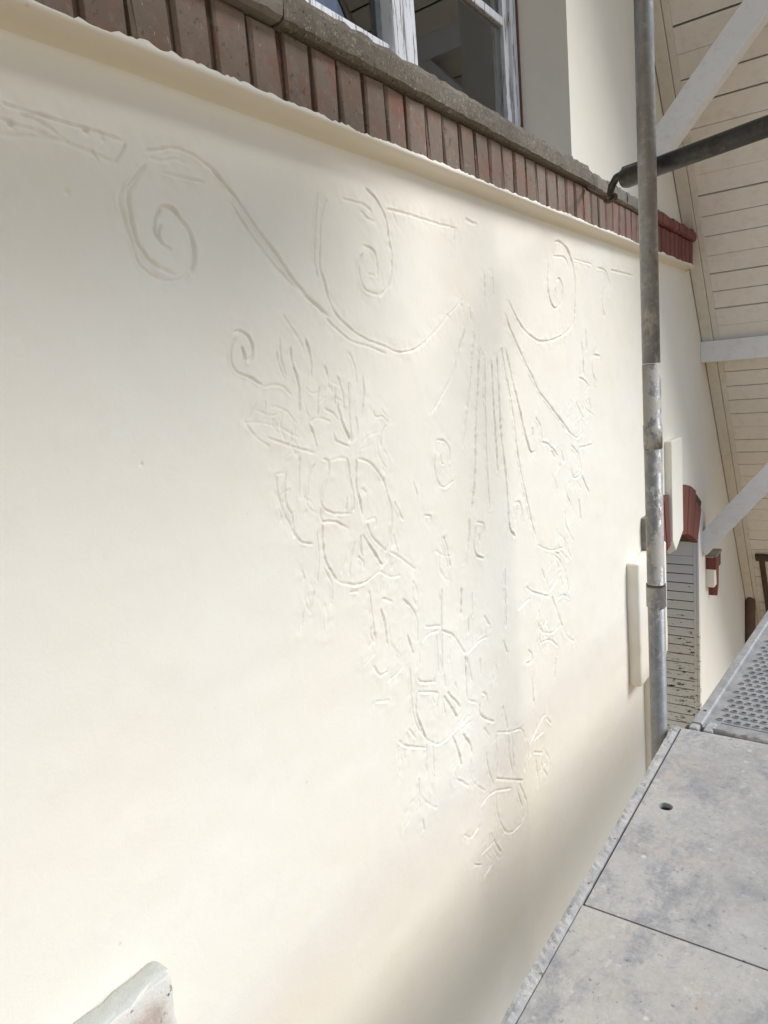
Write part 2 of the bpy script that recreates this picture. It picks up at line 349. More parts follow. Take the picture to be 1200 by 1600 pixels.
# third flower
for a in ((785,1104, 791,1124, 793,1140), (777,1145, 799,1144), (801,1143, 815,1140, 823,1156), (795,1148, 796,1177, 801,1204), (801,1151, 803,1199), (775,1148, 777,1185), (759,1175, 764,1204, 772,1228), (776,1217, 807,1219, 817,1220),
          (776,1236, 799,1232), (812,1225, 823,1252), (809,1239, 816,1261), (776,1237, 777,1268, 788,1297, 801,1300, 815,1287), (751,1260, 764,1244, 775,1236), (836,1156, 849,1143), (855,1123, 861,1131), (835,1176, 849,1177),
          (725,1305, 737,1308, 748,1292), (753,1335, 772,1316), (772,1313, 783,1332), (741,1351, 753,1352), (757,1138, 765,1150), (829,1161, 852,1116), (838,1190, 841,1215), (846,1205, 852,1192), (758,1368, 768,1350)):
    ln(3.2, 2.6, *a)
# flowers at the far right
for a in ((822,917, 835,926, 858,932), (859,924, 870,908, 873,895), (862,932, 871,956, 879,980), (828,935, 810,953), (865,866, 874,875, 876,882), (849,989, 864,989, 873,980), (892,696, 903,709, 908,739, 897,747, 892,733), (877,704, 881,723),
          (904,781, 907,811), (864,861, 875,869, 877,883), (900,629, 912,653), (915,613, 922,602), (862,705, 867,715), (884,672, 902,684, 910,676), (906,700, 925,695), (840,852, 860,860, 880,856), (846,890, 850,905), (887,905, 889,925), (882,842, 884,860), (920,622, 924,640),
          (890,752, 885,770, 893,790), (868,940, 880,930, 890,935), (843,955, 838,970, 849,989), (845,1005, 860,1000, 872,1010), (930,540, 925,575, 932,600), (905,590, 918,600, 915,625), (869,1030, 867,1060), (832,1060, 834,1098), (910,745, 920,770), (876,726, 866,745, 872,765)):
    ln(3.2, 2.5, *a)

# faint closings of the wheels, and small leaves crowded round the flowers
for a in ((527,907, 533,911, 539,912), (593,892, 606,872, 611,845), (542,717, 528,716, 515,720), (597,748, 602,760, 605,773), (610,839, 606,852, 603,861), (502,782, 500,800, 503,816), (666,1154, 672,1159, 676,1160), (717,1133, 727,1115, 731,1094),
          (660,1004, 656,1020, 655,1040), (645,1112, 652,1135, 662,1150), (823,1156, 826,1180, 820,1205), (815,1287, 824,1268, 823,1252), (777,1185, 776,1205, 776,1217), (700,493, 712,480, 722,468), (879,524, 890,515, 897,503), (848,932, 842,950, 843,965)):
    ln(3.2, 1.9, *a)
_lr = random.Random(21)
for (fx, fy, rad, n_) in ((440,655,52,9), (505,610,60,10), (462,790,42,7), (485,930,40,6), (580,700,40,6), (625,880,45,8), (600,985,45,8), (640,1150,42,6), (720,1190,30,5), (660,1235,30,4), (760,1010,45,6), (905,620,32,8), (900,760,32,8), (865,870,35,7), (858,985,34,7), (840,1170,26,5), (765,1320,26,5), (690,880,38,5), (880,820,30,6)):
    for _ in range((n_+1)//2):
        a_ = _lr.uniform(0, 6.28); rr_ = rad*_lr.uniform(.15, .9); sx_ = .62 if fx > 780 else .85
        x_, y_ = fx+rr_*math.cos(a_)*sx_, fy+rr_*math.sin(a_); b_ = _lr.gauss(1.5, .4); ln_ = _lr.uniform(24, 54); bw = ln_*_lr.uniform(.09, .16)
        ex, ey = math.cos(b_)*ln_*sx_, math.sin(b_)*ln_; px_, py_ = -math.sin(b_)*bw, math.cos(b_)*bw; dd = _lr.uniform(.7, 1.4)
        ln(2.8, dd, x_, y_, x_+ex/2+px_, y_+ey/2+py_, x_+ex, y_+ey)
        if _lr.random() < .6: ln(2.8, dd*.8, x_, y_, x_+ex/2-px_, y_+ey/2-py_, x_+ex*.95, y_+ey*.95)

def catmull(P, step):
    P = np.array(P, float)
    if len(P) == 2: Q = [P[0] + (P[1]-P[0])*t for t in np.linspace(0, 1, 5)]; return np.array(Q)
    E = np.vstack([2*P[0]-P[1], P, 2*P[-1]-P[-2]]); out = []
    for i in range(1, len(E)-2):
        a, b, c, d = E[i-1:i+3]; n = max(2, int(np.linalg.norm(c-b)/step))
        for t in np.arange(n)/n:
            out.append(.5*((2*b) + (-a+c)*t + (2*a-5*b+4*c-d)*t*t + (-a+3*b-3*c+d)*t**3))
    out.append(E[-2]); return np.array(out)

# dense sheet of plaster, finer near the viewer
X0, X1, Z0, Z1 = 0.25, 3.36, -1.55, 0.505
xs = [X0]
while xs[-1] < X1: xs.append(xs[-1] + .0013*(xs[-1]/.4)**.75)
xs = np.array(xs) ; xs = X0 + (xs-X0)*(X1-X0)/(xs[-1]-X0)
zs = np.linspace(Z0, Z1, 830)
GX, GZ = np.meshgrid(xs, zs, indexing='ij')
def vnoise(sx, sz, seed):
    """smooth value noise on the sheet, cells sx by sz metres"""
    r = np.random.default_rng(seed); nx, nz = int((X1-X0)/sx)+4, int((Z1-Z0)/sz)+4; g = r.uniform(-1, 1, (nx, nz))
    u = (xs-X0)/sx; w = (zs-Z0)/sz; iu = u.astype(int); iw = w.astype(int); fu = u-iu; fw = w-iw
    fu = (fu*fu*(3-2*fu))[:, None]; fw = (fw*fw*(3-2*fw))[None, :]
    a = g[iu][:, iw]; b = g[iu+1][:, iw]; c_ = g[iu][:, iw+1]; d = g[iu+1][:, iw+1]
    return (a*(1-fu)+b*fu)*(1-fw) + (c_*(1-fu)+d*fu)*fw
groove = np.zeros_like(GX); burr = np.zeros_like(GX); near = np.zeros_like(GX)
n_fine = vnoise(.012, .012, 3); n_mid = vnoise(.03, .03, 4)
for li, (w, d, P) in enumerate(L):
    W = np.array([at(x, y)[[0, 2]] for x, y in P])
    Q = catmull(W, .008); Q += rng.normal(0, .0004, Q.shape)
    xm = Q[:, 0].mean(); dxl = .0013*(xm/.4)**.75
    w = max(w*.001*(.40 + .085*xm), dxl*.66); d = d*.001*(1.25 + .27*xm)
    seg = np.diff(Q, axis=0); vert = np.abs(seg[:, 1]).sum()/np.hypot(seg[:, 0], seg[:, 1]).sum(); d *= .85 + .65*vert**3
    pad = max(.05, w*5)
    i0, i1 = np.searchsorted(xs, Q[:, 0].min()-pad), np.searchsorted(xs, Q[:, 0].max()+pad)
    j0, j1 = np.searchsorted(zs, Q[:, 1].min()-pad), np.searchsorted(zs, Q[:, 1].max()+pad)
    if i1 <= i0 or j1 <= j0: continue
    gx, gz = GX[i0:i1, j0:j1], GZ[i0:i1, j0:j1]
    best = np.full(gx.shape, 9.0); side = np.zeros(gx.shape); par = np.zeros(gx.shape)
    for k in range(len(Q)-1):
        a, b = Q[k], Q[k+1]; e = b-a; ll = max(e@e, 1e-12)
        t = np.clip(((gx-a[0])*e[0] + (gz-a[1])*e[1])/ll, 0, 1)
        px, pz = gx-a[0]-t*e[0], gz-a[1]-t*e[1]; q = np.hypot(px, pz); mk = q < best
        best[mk] = q[mk]; side[mk] = np.sign(e[0]*pz-e[1]*px)[mk]; par[mk] = ((k+t)/(len(Q)-1))[mk]
    ph = rng.uniform(0, 6, 3); env = np.clip(.9 + .13*np.sin(par*len(Q)*.3+ph[0]) + .08*np.sin(par*len(Q)*.9+ph[1]), .5, 1.15)
    env *= np.clip(par/.06+.35, 0, 1)*np.clip((1-par)/.06+.35, 0, 1)
    ww = w*(.85 + .3*n_mid[i0:i1, j0:j1])
    gr = d*env*np.exp(-(best/ww)**2)
    sgn = 1 if rng.random() < .5 else -1
    br = d*env*(.24+.2*n_fine[i0:i1, j0:j1])*np.exp(-((best-2.3*ww)/(ww*1.1))**2)*(.55+.45*side*sgn)
    groove[i0:i1, j0:j1] = np.maximum(groove[i0:i1, j0:j1], gr); burr[i0:i1, j0:j1] = np.maximum(burr[i0:i1, j0:j1], br)
    near[i0:i1, j0:j1] = np.maximum(near[i0:i1, j0:j1], np.exp(-(best/.028)**2))
fade = np.clip((GX-X0)/.05, 0, 1)*np.clip((X1-GX)/.05, 0, 1)*np.clip((GZ-Z0)/.05, 0, 1)*np.clip((Z1-GZ)/.05, 0, 1)
D = groove - burr - near*(.0007*n_fine + .0010*n_mid) + .0016*vnoise(.22, .16, 8) + .0007*vnoise(.07, .05, 9)
for (px, py, r_, dd) in ((17, 194, .004, .007), (135, 205, .004, .006), (222, 726, .003, .004), (160, 217, .004, .003), (104, 300, .004, .003)):
    p = at(px, py); D += dd*np.exp(-((GX-p[0])**2+(GZ-p[2])**2)/r_**2)
D *= fade
nx, nz = GX.shape
verts = np.stack([GX, D, GZ], -1).reshape(-1, 3)
idx = np.arange(nx*nz).reshape(nx, nz)
quads = np.stack([idx[:-1, :-1], idx[1:, :-1], idx[1:, 1:], idx[:-1, 1:]], -1).reshape(-1, 4)
# coarse rest of the gable wall round the openings
AP, SL, XC = 3.913, 1.31, 1.85                 # apex height, roof slope, centre line
roofz = lambda x: AP - SL*abs(x-XC)
WIN = (1.07, 2.63, 0.70, 2.35); SH = (3.42, 4.55, -2.75, -0.86)
rv, rf = [], []
def rect(x0, x1, z0, z1):
    n = len(rv); rv.extend([(x0, 0, z0), (x1, 0, z0), (x1, 0, z1), (x0, 0, z1)]); rf.append((n, n+1, n+2, n+3))
def col(x0, x1, z0):
    if x0 < XC < x1: col(x0, XC, z0); col(XC, x1, z0); return
    n = len(rv); rv.extend([(x0, 0, z0), (x1, 0, z0), (x1, 0, roofz(x1)+.03), (x0, 0, roofz(x0)+.03)]); rf.append((n, n+1, n+2, n+3))
XL, XR, ZB = -2.62, 6.32, -5.25
rect(XL, X0, ZB, -1.99); rf and None
col(XL, X0, -1.99)
rect(X0, X1, ZB, Z0)
col(X0, WIN[0], Z1); rect(WIN[0], WIN[1], Z1, WIN[2]); col(WIN[0], WIN[1], WIN[3]); col(WIN[1], X1, Z1)
rect(X1, SH[0], ZB, Z1); col(X1, SH[0], Z1)
rect(SH[0], SH[1], ZB, SH[2]); col(SH[0], SH[1], SH[3])
rect(SH[1], XR, ZB, -1.93); col(SH[1], XR, -1.93)
# reveals of both openings and the side wall round the corner
def quad(*p):
    n = len(rv); rv.extend(p); rf.append((n, n+1, n+2, n+3))
for (a, b, c_, d), dep in ((WIN, .26), (SH, .45)):
    quad((b, 0, c_), (b, dep, c_), (b, dep, d), (b, 0, d)); quad((a, dep, c_), (a, 0, c_), (a, 0, d), (a, dep, d))
    quad((a, 0, d), (b, 0, d), (b, dep, d), (a, dep, d)); quad((a, 0, c_), (a, dep, c_), (b, dep, c_), (b, 0, c_))
quad((XR, 0, ZB), (XR, 9, ZB), (XR, 9, -1.9), (XR, 0, -1.9))
nv = len(verts)
me = bpy.data.meshes.new('plaster_wall')
allv = np.vstack([verts, np.array(rv)]).astype(np.float32)
allq = np.vstack([quads, np.array(rf)+nv]).astype(np.int32)
me.vertices.add(len(allv)); me.vertices.foreach_set('co', allv.ravel())
me.loops.add(allq.size); me.loops.foreach_set('vertex_index', allq.ravel())
me.polygons.add(len(allq)); me.polygons.foreach_set('loop_start', np.arange(0, allq.size, 4, dtype=np.int32))
sm = np.ones(len(allq), bool); sm[len(quads):] = False
me.update(calc_edges=True); me.polygons.foreach_set('use_smooth', sm); me.update()
o = H(link('plaster_wall', me, PLASTER, house)); o['label'] = 'cream plaster wall with incised scrolls, wheel flowers and tassel lines'

# plaster cove under the brick band with a ragged upper lip
rows = []; xx = np.arange(.15, 4.34, .007)
wob = np.interp(xx, np.arange(.1, 4.5, .13), rng.uniform(-1, 1, 34))
for x, wv in zip(xx, wob):
    jp = .55*(jp if rows else 0) + random.uniform(0, .006)*random.random(); j = jp + .004*(.5+.5*math.sin(x*9+3*wv)); q = .002*wv
    rows.append([(x, .003, .498+q), (x, -.004, .505+q), (x, -.016, .5095+q*.7), (x, -.034, .512), (x, -.0485, .5135+q*.4), (x, -.0515, .517), (x, -.0505, .518+j), (x, -.046, .5185+j), (x, -.038, .517)])
k = len(rows[0]); mb = MB(); mb.v = [p for r in rows for p in r]
mb.f = [(i*k+a, i*k+a+1, (i+1)*k+a+1, (i+1)*k+a) for i in range(len(rows)-1) for a in range(k-1)]
mb.f += [tuple((len(rows)-1)*k+a for a in range(k))]
hb(mb, 'plaster_cove', PLASTER, smooth=True)

# --- brick band
def brickmesh(w, d, h, seed, ch=.005, jit=.0034):
    """box with a chipped, chamfered front (towards -Y); origin at its back, middle of the bottom"""
    r = random.Random(seed); J = lambda s=jit: r.uniform(-s, s)
    v = []
    for y, ins in ((0, 0), (-d+ch, 0), (-d, ch)):
        for (x, z) in ((-w/2, 0), (w/2, 0), (w/2, h), (-w/2, h)):
            sx = -1 if x > 0 else 1; sz = -1 if z > 0 else 1
            v.append((x+sx*ins+(J() if ins else J(.0008)), y+J(.001), z+sz*ins+(J() if ins else 0)))
    f = [(0, 1, 2, 3)] + [(i, (i+1) % 4, 4+(i+1) % 4, 4+i) for i in range(4)] + [(4+i, 4+(i+1) % 4, 8+(i+1) % 4, 8+i) for i in range(4)] + [(8, 9, 10, 11)]
    mb = MB(); mb.add(v, f); return mb.mesh('brick')
mb = MB().box(.12, 4.31, -.0385, .0, .5165, .652)
band = hb(mb, 'brick_band', MORTAR); band['label'] = 'row of upright bricks under the window sill'
VAR = {}
def bmesh_for(mat, k, w, d, h):
    key = (mat.name, k, w, d, h)
    if key not in VAR: VAR[key] = brickmesh(w, d, h, hash((k, w, h)) % 9999); VAR[key].materials.append(mat)
    return VAR[key]
def HP(o): o.matrix_parent_inverse = Matrix(); return o
x = .17; i = 0
while x < 4.27:
    pitch = .0815 + random.uniform(-.003, .003)
    mat = BRICK if x < 2.78 + random.uniform(-.12, .12) else (FADED if x < 3.2 + random.uniform(-.1, .1) else REDBRICK)
    o = put(bmesh_for(mat, random.randrange(7), random.choice((.068, .0705, .0725)), .0475, .128), band, 'brick', (x+pitch/2, random.uniform(-.0015, .0015), .5145), rot=(0, random.uniform(-.024, .024), 0))
    x += pitch; i += 1

# --- sill stones and coping
def stone(name, mat, x0, x1, y0, y1, z0, z1, seed, parent, n=14, chip=.004):
    """long stone with an uneven, worn front edge"""
    r = random.Random(seed); mb = MB(); rows = []
    for i in range(n+1):
        x = x0+(x1-x0)*i/n; j = lambda s=chip: r.uniform(-s, s)*.5
        rows.append([(x, y1, z0), (x, y0+.012, z0+j(.002)), (x, y0+.002+j(.003), z0+.006+j(.004)), (x, y0+j(.0025), z0+.02), (x, y0+j(.0025), z1-.018), (x, y0+.006+j(.006), z1-.004+j(.006)), (x, y0+.022, z1+j(.002)), (x, y1, z1)])
    k = 8; mb.v = [p for q in rows for p in q]
    mb.f = [(a*k+b, a*k+(b+1) % k, (a+1)*k+(b+1) % k, (a+1)*k+b) for a in range(n) for b in range(k)] + [tuple(range(k)), tuple(n*k+b for b in range(k))]
    o = mb.build(name, mat, parent); return o
sill = stone('window_sill', SILL, 1.047, 2.60, -.072, .24, .6425, .706, 3, house, 60); H(sill)
sill['label'] = 'weathered grey concrete window sill with rough edge'
hb(MB().box(.1, 1.047, -.03, .02, .655, .70), 'coping_bed', MORTAR)
cop = hb(MB().box(2.60, 4.30, -.035, .01, .645, .69), 'coping', MORTAR)
cop['label'] = 'short coping of grey and dark red bricks ending at the white roof boards'
stone('coping_stone', PALE, .72, 1.041, -.075, .0, .644, .712, 5, cop, 16, .008)
stone('coping_stone', BRICK, .30, .712, -.07, .0, .645, .705, 6, cop, 16, .008)
stone('coping_stone', SILL, 2.606, 2.70, -.068, .0, .6445, .700, 8, cop, 8, .012)
x = 2.71; i = 0
while x < 4.27:
    w = .118 if x < 3.3 else .10
    mat = PALE if x < 3.28 else REDBRICK
    stone('coping_stone', mat, x, min(x+w-.006, 4.315), -.066+random.uniform(-.002, .002), .0, .6445, .700+random.uniform(-.003, .003), 20+i, cop, 5, .005); x += w; i += 1

# --- upper window
wy = .18
win = hb(MB().box(2.573, 2.618, wy, wy+.08, .69, 2.33), 'window', FRAME, bevel=.003); win['label'] = 'old window with peeling white paint above the sill'
def wp(name, mat, *b, bevel=.003): return MB().box(*b).build(name, mat, win, bevel=bevel)
wp('frame_strip', REDWOOD, 2.6185, 2.6295, wy-.004, wy+.05, .69, 2.33, bevel=.002)
wp('stile', FRAME, 2.535, 2.572, wy+.012, wy+.06, .69, 2.3)
wp('stile', FRAME, 1.782, 1.838, wy-.012, wy+.05, .69, 2.3, bevel=.006); wp('stile', FRAME, 1.846, 1.905, wy-.008, wy+.05, .69, 2.3, bevel=.006)
wp('stile', FRAME, 1.08, 1.135, wy, wy+.05, .69, 2.3)
wp('bottom_rail', FRAME, 1.135, 1.781, wy+.006, wy+.05, .69, .917); wp('bottom_rail', FRAME, 1.906, 2.534, wy+.006, wy+.05, .69, .885)
for zb in (1.225, 1.72):
    wp('glazing_bar', FRAME, 1.906, 2.534, wy+.012, wy+.046, zb-.014, zb+.014, bevel=.004); wp('glazing_bar', FRAME, 1.136, 1.781, wy+.012, wy+.046, zb-.014, zb+.014, bevel=.004)
wp('top_rail', FRAME, 1.136, 2.534, wy+.007, wy+.049, 2.25, 2.325)
for a, b in ((1.136, 1.781), (1.906, 2.534)):
    for z0_, z1_ in ((.90, 1.212), (1.238, 1.707), (1.733, 2.25)): wp('pane', GLASS, a, b, wy+.026, wy+.030, z0_, z1_, bevel=0)
# dark room behind it, open towards the window
mb = MB(); rx0, rx1, ry0, ry1, rz0, rz1 = .4, 3.3, .262, 3.2, -.2, 2.7
V_ = [(x, y, z) for x in (rx0, rx1) for y in (ry0, ry1) for z in (rz0, rz1)]
mb.add(V_, [(0, 1, 3, 2), (4, 6, 7, 5), (2, 3, 7, 6), (0, 2, 6, 4), (1, 5, 7, 3)]); hb(mb, 'room', ROOM)
cv = []; n = 60
for i in range(n+1):
    x = 1.05+.78*i/n; cv += [(x, .40+.018*math.sin(i*.9)+.008*math.sin(i*2.3), .3), (x, .40+.018*math.sin(i*.9)+.008*math.sin(i*2.3), 2.5)]
mb = MB(); mb.add(cv, [(2*i, 2*i+2, 2*i+3, 2*i+1) for i in range(n)]); hb(mb, 'curtain', CURTAIN, smooth=True)

# --- shuttered window with brick arch, keystone and toothed quoins
SX = 4.515
sh = hb(MB().box(SX+.018, SX+.032, .0, .43, SH[2], -.90), 'shutter', ROOM); sh['label'] = 'blue grey slatted shutter leaf with black peeling paint low down'
MB().box(SX-.004, SX+.030, -.018, -.003, -2.70, -1.00).build('frame_strip', SHUTTER, sh, bevel=.003)
MB().box(SX, SX+.030, -.0025, .016, -2.70, -1.00).build('stile', SHUTTER, sh, bevel=.003)
MB().box(SX, SX+.030, .38, .43, -2.70, -.92).build('stile', SHUTTER, sh, bevel=.003)
MB().box(SX+.001, SX+.030, .017, .379, -1.165, -.95).build('top_rail', SHUTTER, sh, bevel=.003)
z = -1.168
while z > -2.66:
    hgt = .0585
    MB().add([(SX+.006, .0165, z), (SX+.006, .3795, z), (SX+.002, .3795, z-hgt+.007), (SX+.002, .0165, z-hgt+.007), (SX+.017, .0165, z-.002), (SX+.017, .3795, z-.002), (SX+.017, .3795, z-hgt+.007), (SX+.017, .0165, z-hgt+.007)],
             [(0, 1, 2, 3), (4, 5, 6, 7), (0, 1, 5, 4), (1, 2, 6, 5), (2, 3, 7, 6), (3, 0, 4, 7)]).build('slat', SHUTTER, sh); z -= hgt
hb(MB().box(SH[0]+.002, 4.51, .432, .445, SH[2]+.002, SH[3]-.002), 'bounce_panel', TRIM)  # unseen pale panel, added to bounce light onto the shutter
# arch: centre, radii from the traced edge (keystone 3.82..4.05)
XA = 3.945; RI = 1.02; ZI = -.925; ROUT = 1.30
ac = ZI - RI
arch_b = MB(); pts = []
A0 = 31; AL = 24
for i in range(25):
    t = R_(-AL + (AL+A0)*i/24); pts.append((XA+(ROUT-.012)*math.sin(t), ac+(ROUT-.012)*math.cos(t)))
for i in range(25):
    t = R_(A0 - (AL+A0)*i/24); pts.append((XA+(RI+.006)*math.sin(t), ac+(RI+.006)*math.cos(t)))
arch = hb(arch_b.prism(pts, 1, -.016, .44), 'brick_arch', MORTAR); arch['label'] = 'dark red brick arch over the shuttered window'  # mortar runs deep: its dark tone also stands for shade under the arch
nb = 13
for i in range(nb):
    a0, a1 = R_(-AL + (AL+A0)*(i+.06)/nb), R_(-AL + (AL+A0)*(i+.94)/nb)
    am = math.degrees((a0+a1)/2)
    if abs(XA + 1.16*math.sin((a0+a1)/2) - 3.935) < .10: continue
    ro = ROUT if abs(am) < 24 else ROUT-.06
    p = [(XA+RI*math.sin(a0), ac+RI*math.cos(a0)), (XA+RI*math.sin(a1), ac+RI*math.cos(a1)), (XA+ro*math.sin(a1), ac+ro*math.cos(a1)), (XA+ro*math.sin(a0), ac+ro*math.cos(a0))]
    MB().prism(p, 1, -.024+random.uniform(-.002, .002), .02).build('brick', REDBRICK, arch, bevel=.003, segs=1)
from mathutils import noise as mnoise
def roughen(o, amt, sc=28, cuts=9):
    bm = bmesh.new(); bm.from_mesh(o.data)
    big = [e for e in bm.edges if e.calc_length() > .05]
    bmesh.ops.subdivide_edges(bm, edges=big, cuts=cuts, use_grid_fill=True)
    for v in bm.verts:
        n_ = mnoise.noise_vector(v.co*sc)+mnoise.noise_vector(v.co*sc*2.7)*.5
        v.co += n_*amt
    bm.to_mesh(o.data); bm.free(); o.data.shade_smooth(); return o
def pblock(name, x0, x1, z0, z1, y0, mat=PLASTER, lab=None, bv=.008):
    o = hb(MB().box(x0, x1, y0, .004, z0, z1), name, mat, smooth=True, bevel=bv, segs=3)
    if lab: o['label'] = lab
    return o
hb(MB().add([(3.82, .004, -.385), (4.05, .004, -.385), (4.05, .004, -.93), (3.87, .004, -1.0), (3.82, .004, -.93), (3.82, -.036, -.385), (4.05, -.036, -.385), (4.05, -.036, -.90), (3.885, -.036, -.975), (3.82, -.036, -.91)],
      [(0, 1, 2, 3, 4), (5, 6, 7, 8, 9), (0, 1, 6, 5), (1, 2, 7, 6), (2, 3, 8, 7), (3, 4, 9, 8), (4, 0, 5, 9)]), 'keystone', PLASTER, smooth=False, bevel=.006)
pblock('quoin', 3.12, 3.60, -1.44, -.856, -.056, lab='raised plaster quoin beside the shuttered window', bv=.012).name; roughen(house.children[-1] if house.children[-1].name.startswith('quoin') else bpy.data.objects['quoin'], .0025)
pblock('quoin', 3.355, 3.60, -2.30, -1.445, -.040)
q = pblock('quoin', 3.365, 3.60, -.851, -.70, -.030, PALE, 'bare grey masonry above the raised quoin', .004)
for z_ in (-.80, -.75): MB().box(3.358, 3.56, -.036, -.028, z_-.004, z_+.038).build('stone', PALE, q, bevel=.006)
q = pblock('quoin', .06, .572, -1.45, -.87, -.046, lab='raised quoin at the lower left with its pinkish brick face bare', bv=.013); roughen(q, .0035, 26, 22)
m = NT('half_bare_quoin', .92, .15)
ge = m.n('ShaderNodeNewGeometry'); sx = m.n('ShaderNodeSeparateXYZ'); m.t.links.new(ge.outputs['True Normal'], sx.inputs[0])
c = m.mix(m.ramp(m.noise(14, 5, .7), .35, .65), (.42, .33, .275), (.56, .47, .40))
ed = m.math('ADD', m.axis(2), m.math('MULTIPLY', m.noise(22, 5, .7), .05)); ex_ = m.math('ADD', m.axis(0), m.math('MULTIPLY', m.noise(20, 5, .7), .05))
c = m.mix(m.ramp(ed, -.895, -.870), c, (.70, .67, .61)); c = m.mix(m.ramp(ex_, .555, .585), c, (.70, .67, .61))
c = m.mix(m.ramp(m.noise(34, 5, .75), .60, .65), c, (.10, .085, .07)); c = m.mix(m.ramp(m.noise(28, 5, .75, co=m.mapped((1, 1, 1), (4, 2, 1))), .57, .66), c, (.70, .66, .60))
c = m.mix(m.ramp(sx.outputs[2], .55, .75), c, m.mix(m.noise(50, 5, .75), (.44, .45, .41), (.60, .60, .55)))
m.col(c); m.bump(m.noise(60, 5, .75), .8, .004); q.data.materials.clear(); q.data.materials.append(m.m)
# bare brick tooth right of the shutter
q = hb(MB().box(4.80, 4.93, -.05, .004, -1.44, -1.235), 'brick_tooth', PLASTER, bevel=.006); q['label'] = 'broken red brick stub on the wall right of the shutter'
MB().box(4.798, 4.955, -.062, .002, -1.32, -1.24).build('brick', REDBRICK, q, bevel=.004)
MB().add([(4.86, -.052, -1.325), (4.945, -.052, -1.325), (4.935, -.052, -1.46), (4.89, -.052, -1.52), (4.86, .0, -1.325), (4.945, .0, -1.325), (4.935, .0, -1.46), (4.89, .0, -1.52)],
         [(0, 1, 2, 3), (4, 5, 6, 7), (0, 1, 5, 4), (1, 2, 6, 5), (2, 3, 7, 6), (3, 0, 4, 7)]).build('brick', REDBRICK, q, bevel=.003)
MB().box(4.79, 4.96, -.068, .0, -1.236, -1.216).build('stone', PALE, q, bevel=.004)

# --- roof overhang: boarded soffit, trims, purlins with braces
OV = -1.02; LL = math.hypot(1, SL); ux, uz = 1/LL, -SL/LL; nxv, nzv = SL/LL, 1/LL          # along the slope / out of the roof
def sp(u, y, h=0):                       # point on the right-hand soffit: u metres down from (3.786, 1.377), h metres up through it
    return (3.786 + u*ux + h*nxv, y, 1.377 + u*uz + h*nzv)
UT = -1.936*LL; UB = 4.95
def slab(mb, u0, u1, y0, y1, h0, h1):
    v = [sp(u, y, h) for u in (u0, u1) for y in (y0, y1) for h in (h0, h1)]
    return mb.add(v, [(0, 1, 3, 2), (4, 6, 7, 5), (0, 4, 5, 1), (2, 3, 7, 6), (0, 2, 6, 4), (1, 5, 7, 3)])
soff = hb(slab(MB(), UT, UB+.1, OV, .0, .030, .05), 'soffit', ROOM); soff['label'] = 'white boarded underside of the steep roof overhang'
u = UT+.05; i = 0
while u < UB:
    gap = random.choice((.002, .003, .005, .007, .009)) if i % 4 else .009
    hh = random.uniform(-.0015, .0015)
    slab(MB(), u, min(u+.1155-gap, UB), OV+.02, -.100, hh, .022+hh).build('board', SOFFIT, soff)
    u += .1155; i += 1
slab(MB(), UT, UB, -.066, -.004, -.012, .029).build('trim', TRIM, soff, bevel=.003)
slab(MB(), UT, UB, -.0995, -.068, -.004, .029).build('trim', TRIM, soff, bevel=.003)
slab(MB(), UT, UB, OV, OV+.018, -.02, .029).build('verge_board', TRIM, soff, bevel=.003)
# outer roof skins, right and left, and the plain left soffit
hb(slab(MB(), UT, UB+.25, OV-.06, 9, .06, .16), 'roof', TILES)
mb = MB()
for a, b, y0, y1 in ((.0, .02, OV, -.0), ):
    p = [(XC, AP), (XC-(UB-UT)*ux, AP+(UB-UT)*uz), (XC-(UB-UT)*ux, AP+(UB-UT)*uz+.10), (XC, AP+.10)]
    mb.prism(p, 1, OV, 9)
hb(mb, 'roof', SOFFIT)
b1 = hb(MB().box(4.70, 4.82, -.98, .0, -.004, .120), 'purlin', BEAM, bevel=.004); b1['label'] = 'white horizontal beam carrying the roof overhang'
def brace(X_, p, w, th, parent):
    """timber in the plane X = X_ along two points (y, z), depth th across, width w along X"""
    (y0, z0), (y1, z1) = p; d = Vector((y1-y0, z1-z0)).normalized(); n = Vector((-d.y, d.x))*th/2
    poly = [(y0+n.x, z0+n.y), (y0-n.x, z0-n.y), (y1-n.x, z1-n.y), (y1+n.x, z1+n.y)]
    return MB().prism(poly, 0, X_, X_+w).build('brace', BEAM, parent, bevel=.003)
brace(4.705, ((.02, -1.165), (-.94, -.01)), .10, .115, b1)
b2 = hb(MB().box(3.49, 3.60, -.98, .0, 1.655, 1.775), 'purlin', BEAM, bevel=.004)
brace(3.50, ((.02, .855), (-.72, 1.672)), .085, .112, b2)
# gutter and rainwater pipe at the eave
gx, gy, gz = sp(UB-.16, -.55, -.05)
mb = MB(); prof = []
for i in range(13):
    t = math.pi + math.pi*i/12; prof.append((.065*math.cos(t), .065*math.sin(t)))
for i in range(12, -1, -1):
    t = math.pi + math.pi*i/12; prof.append((.060*math.cos(t), .060*math.sin(t)))
mb.prism([(gx+.26+p[0], gz-.20+p[1]) for p in prof], 1, OV-.05, -.01)
gut = hb(mb, 'gutter', PIPE)
for yy in (-.165, -.55, -.9):
    slab(MB(), 3.62, 5.0, yy-.018, yy+.018, -.028, -.003).build('gutter_hook', RUST, gut)
slab(MB(), 3.60, 3.66, -.30, -.125, -.030, -.006).build('gutter_bracket', RUST, gut)
hb(MB().tube([(6.325, -.02, -1.74), (6.335, -.035, -1.80), (6.34, -.04, -1.95), (6.35, -.04, -2.3), (6.36, -.045, -3.0), (6.36, -.045, -5.2)], [.018, .026, .034, .04, .042, .042], 14), 'rainwater_pipe', PIPE, smooth=True)

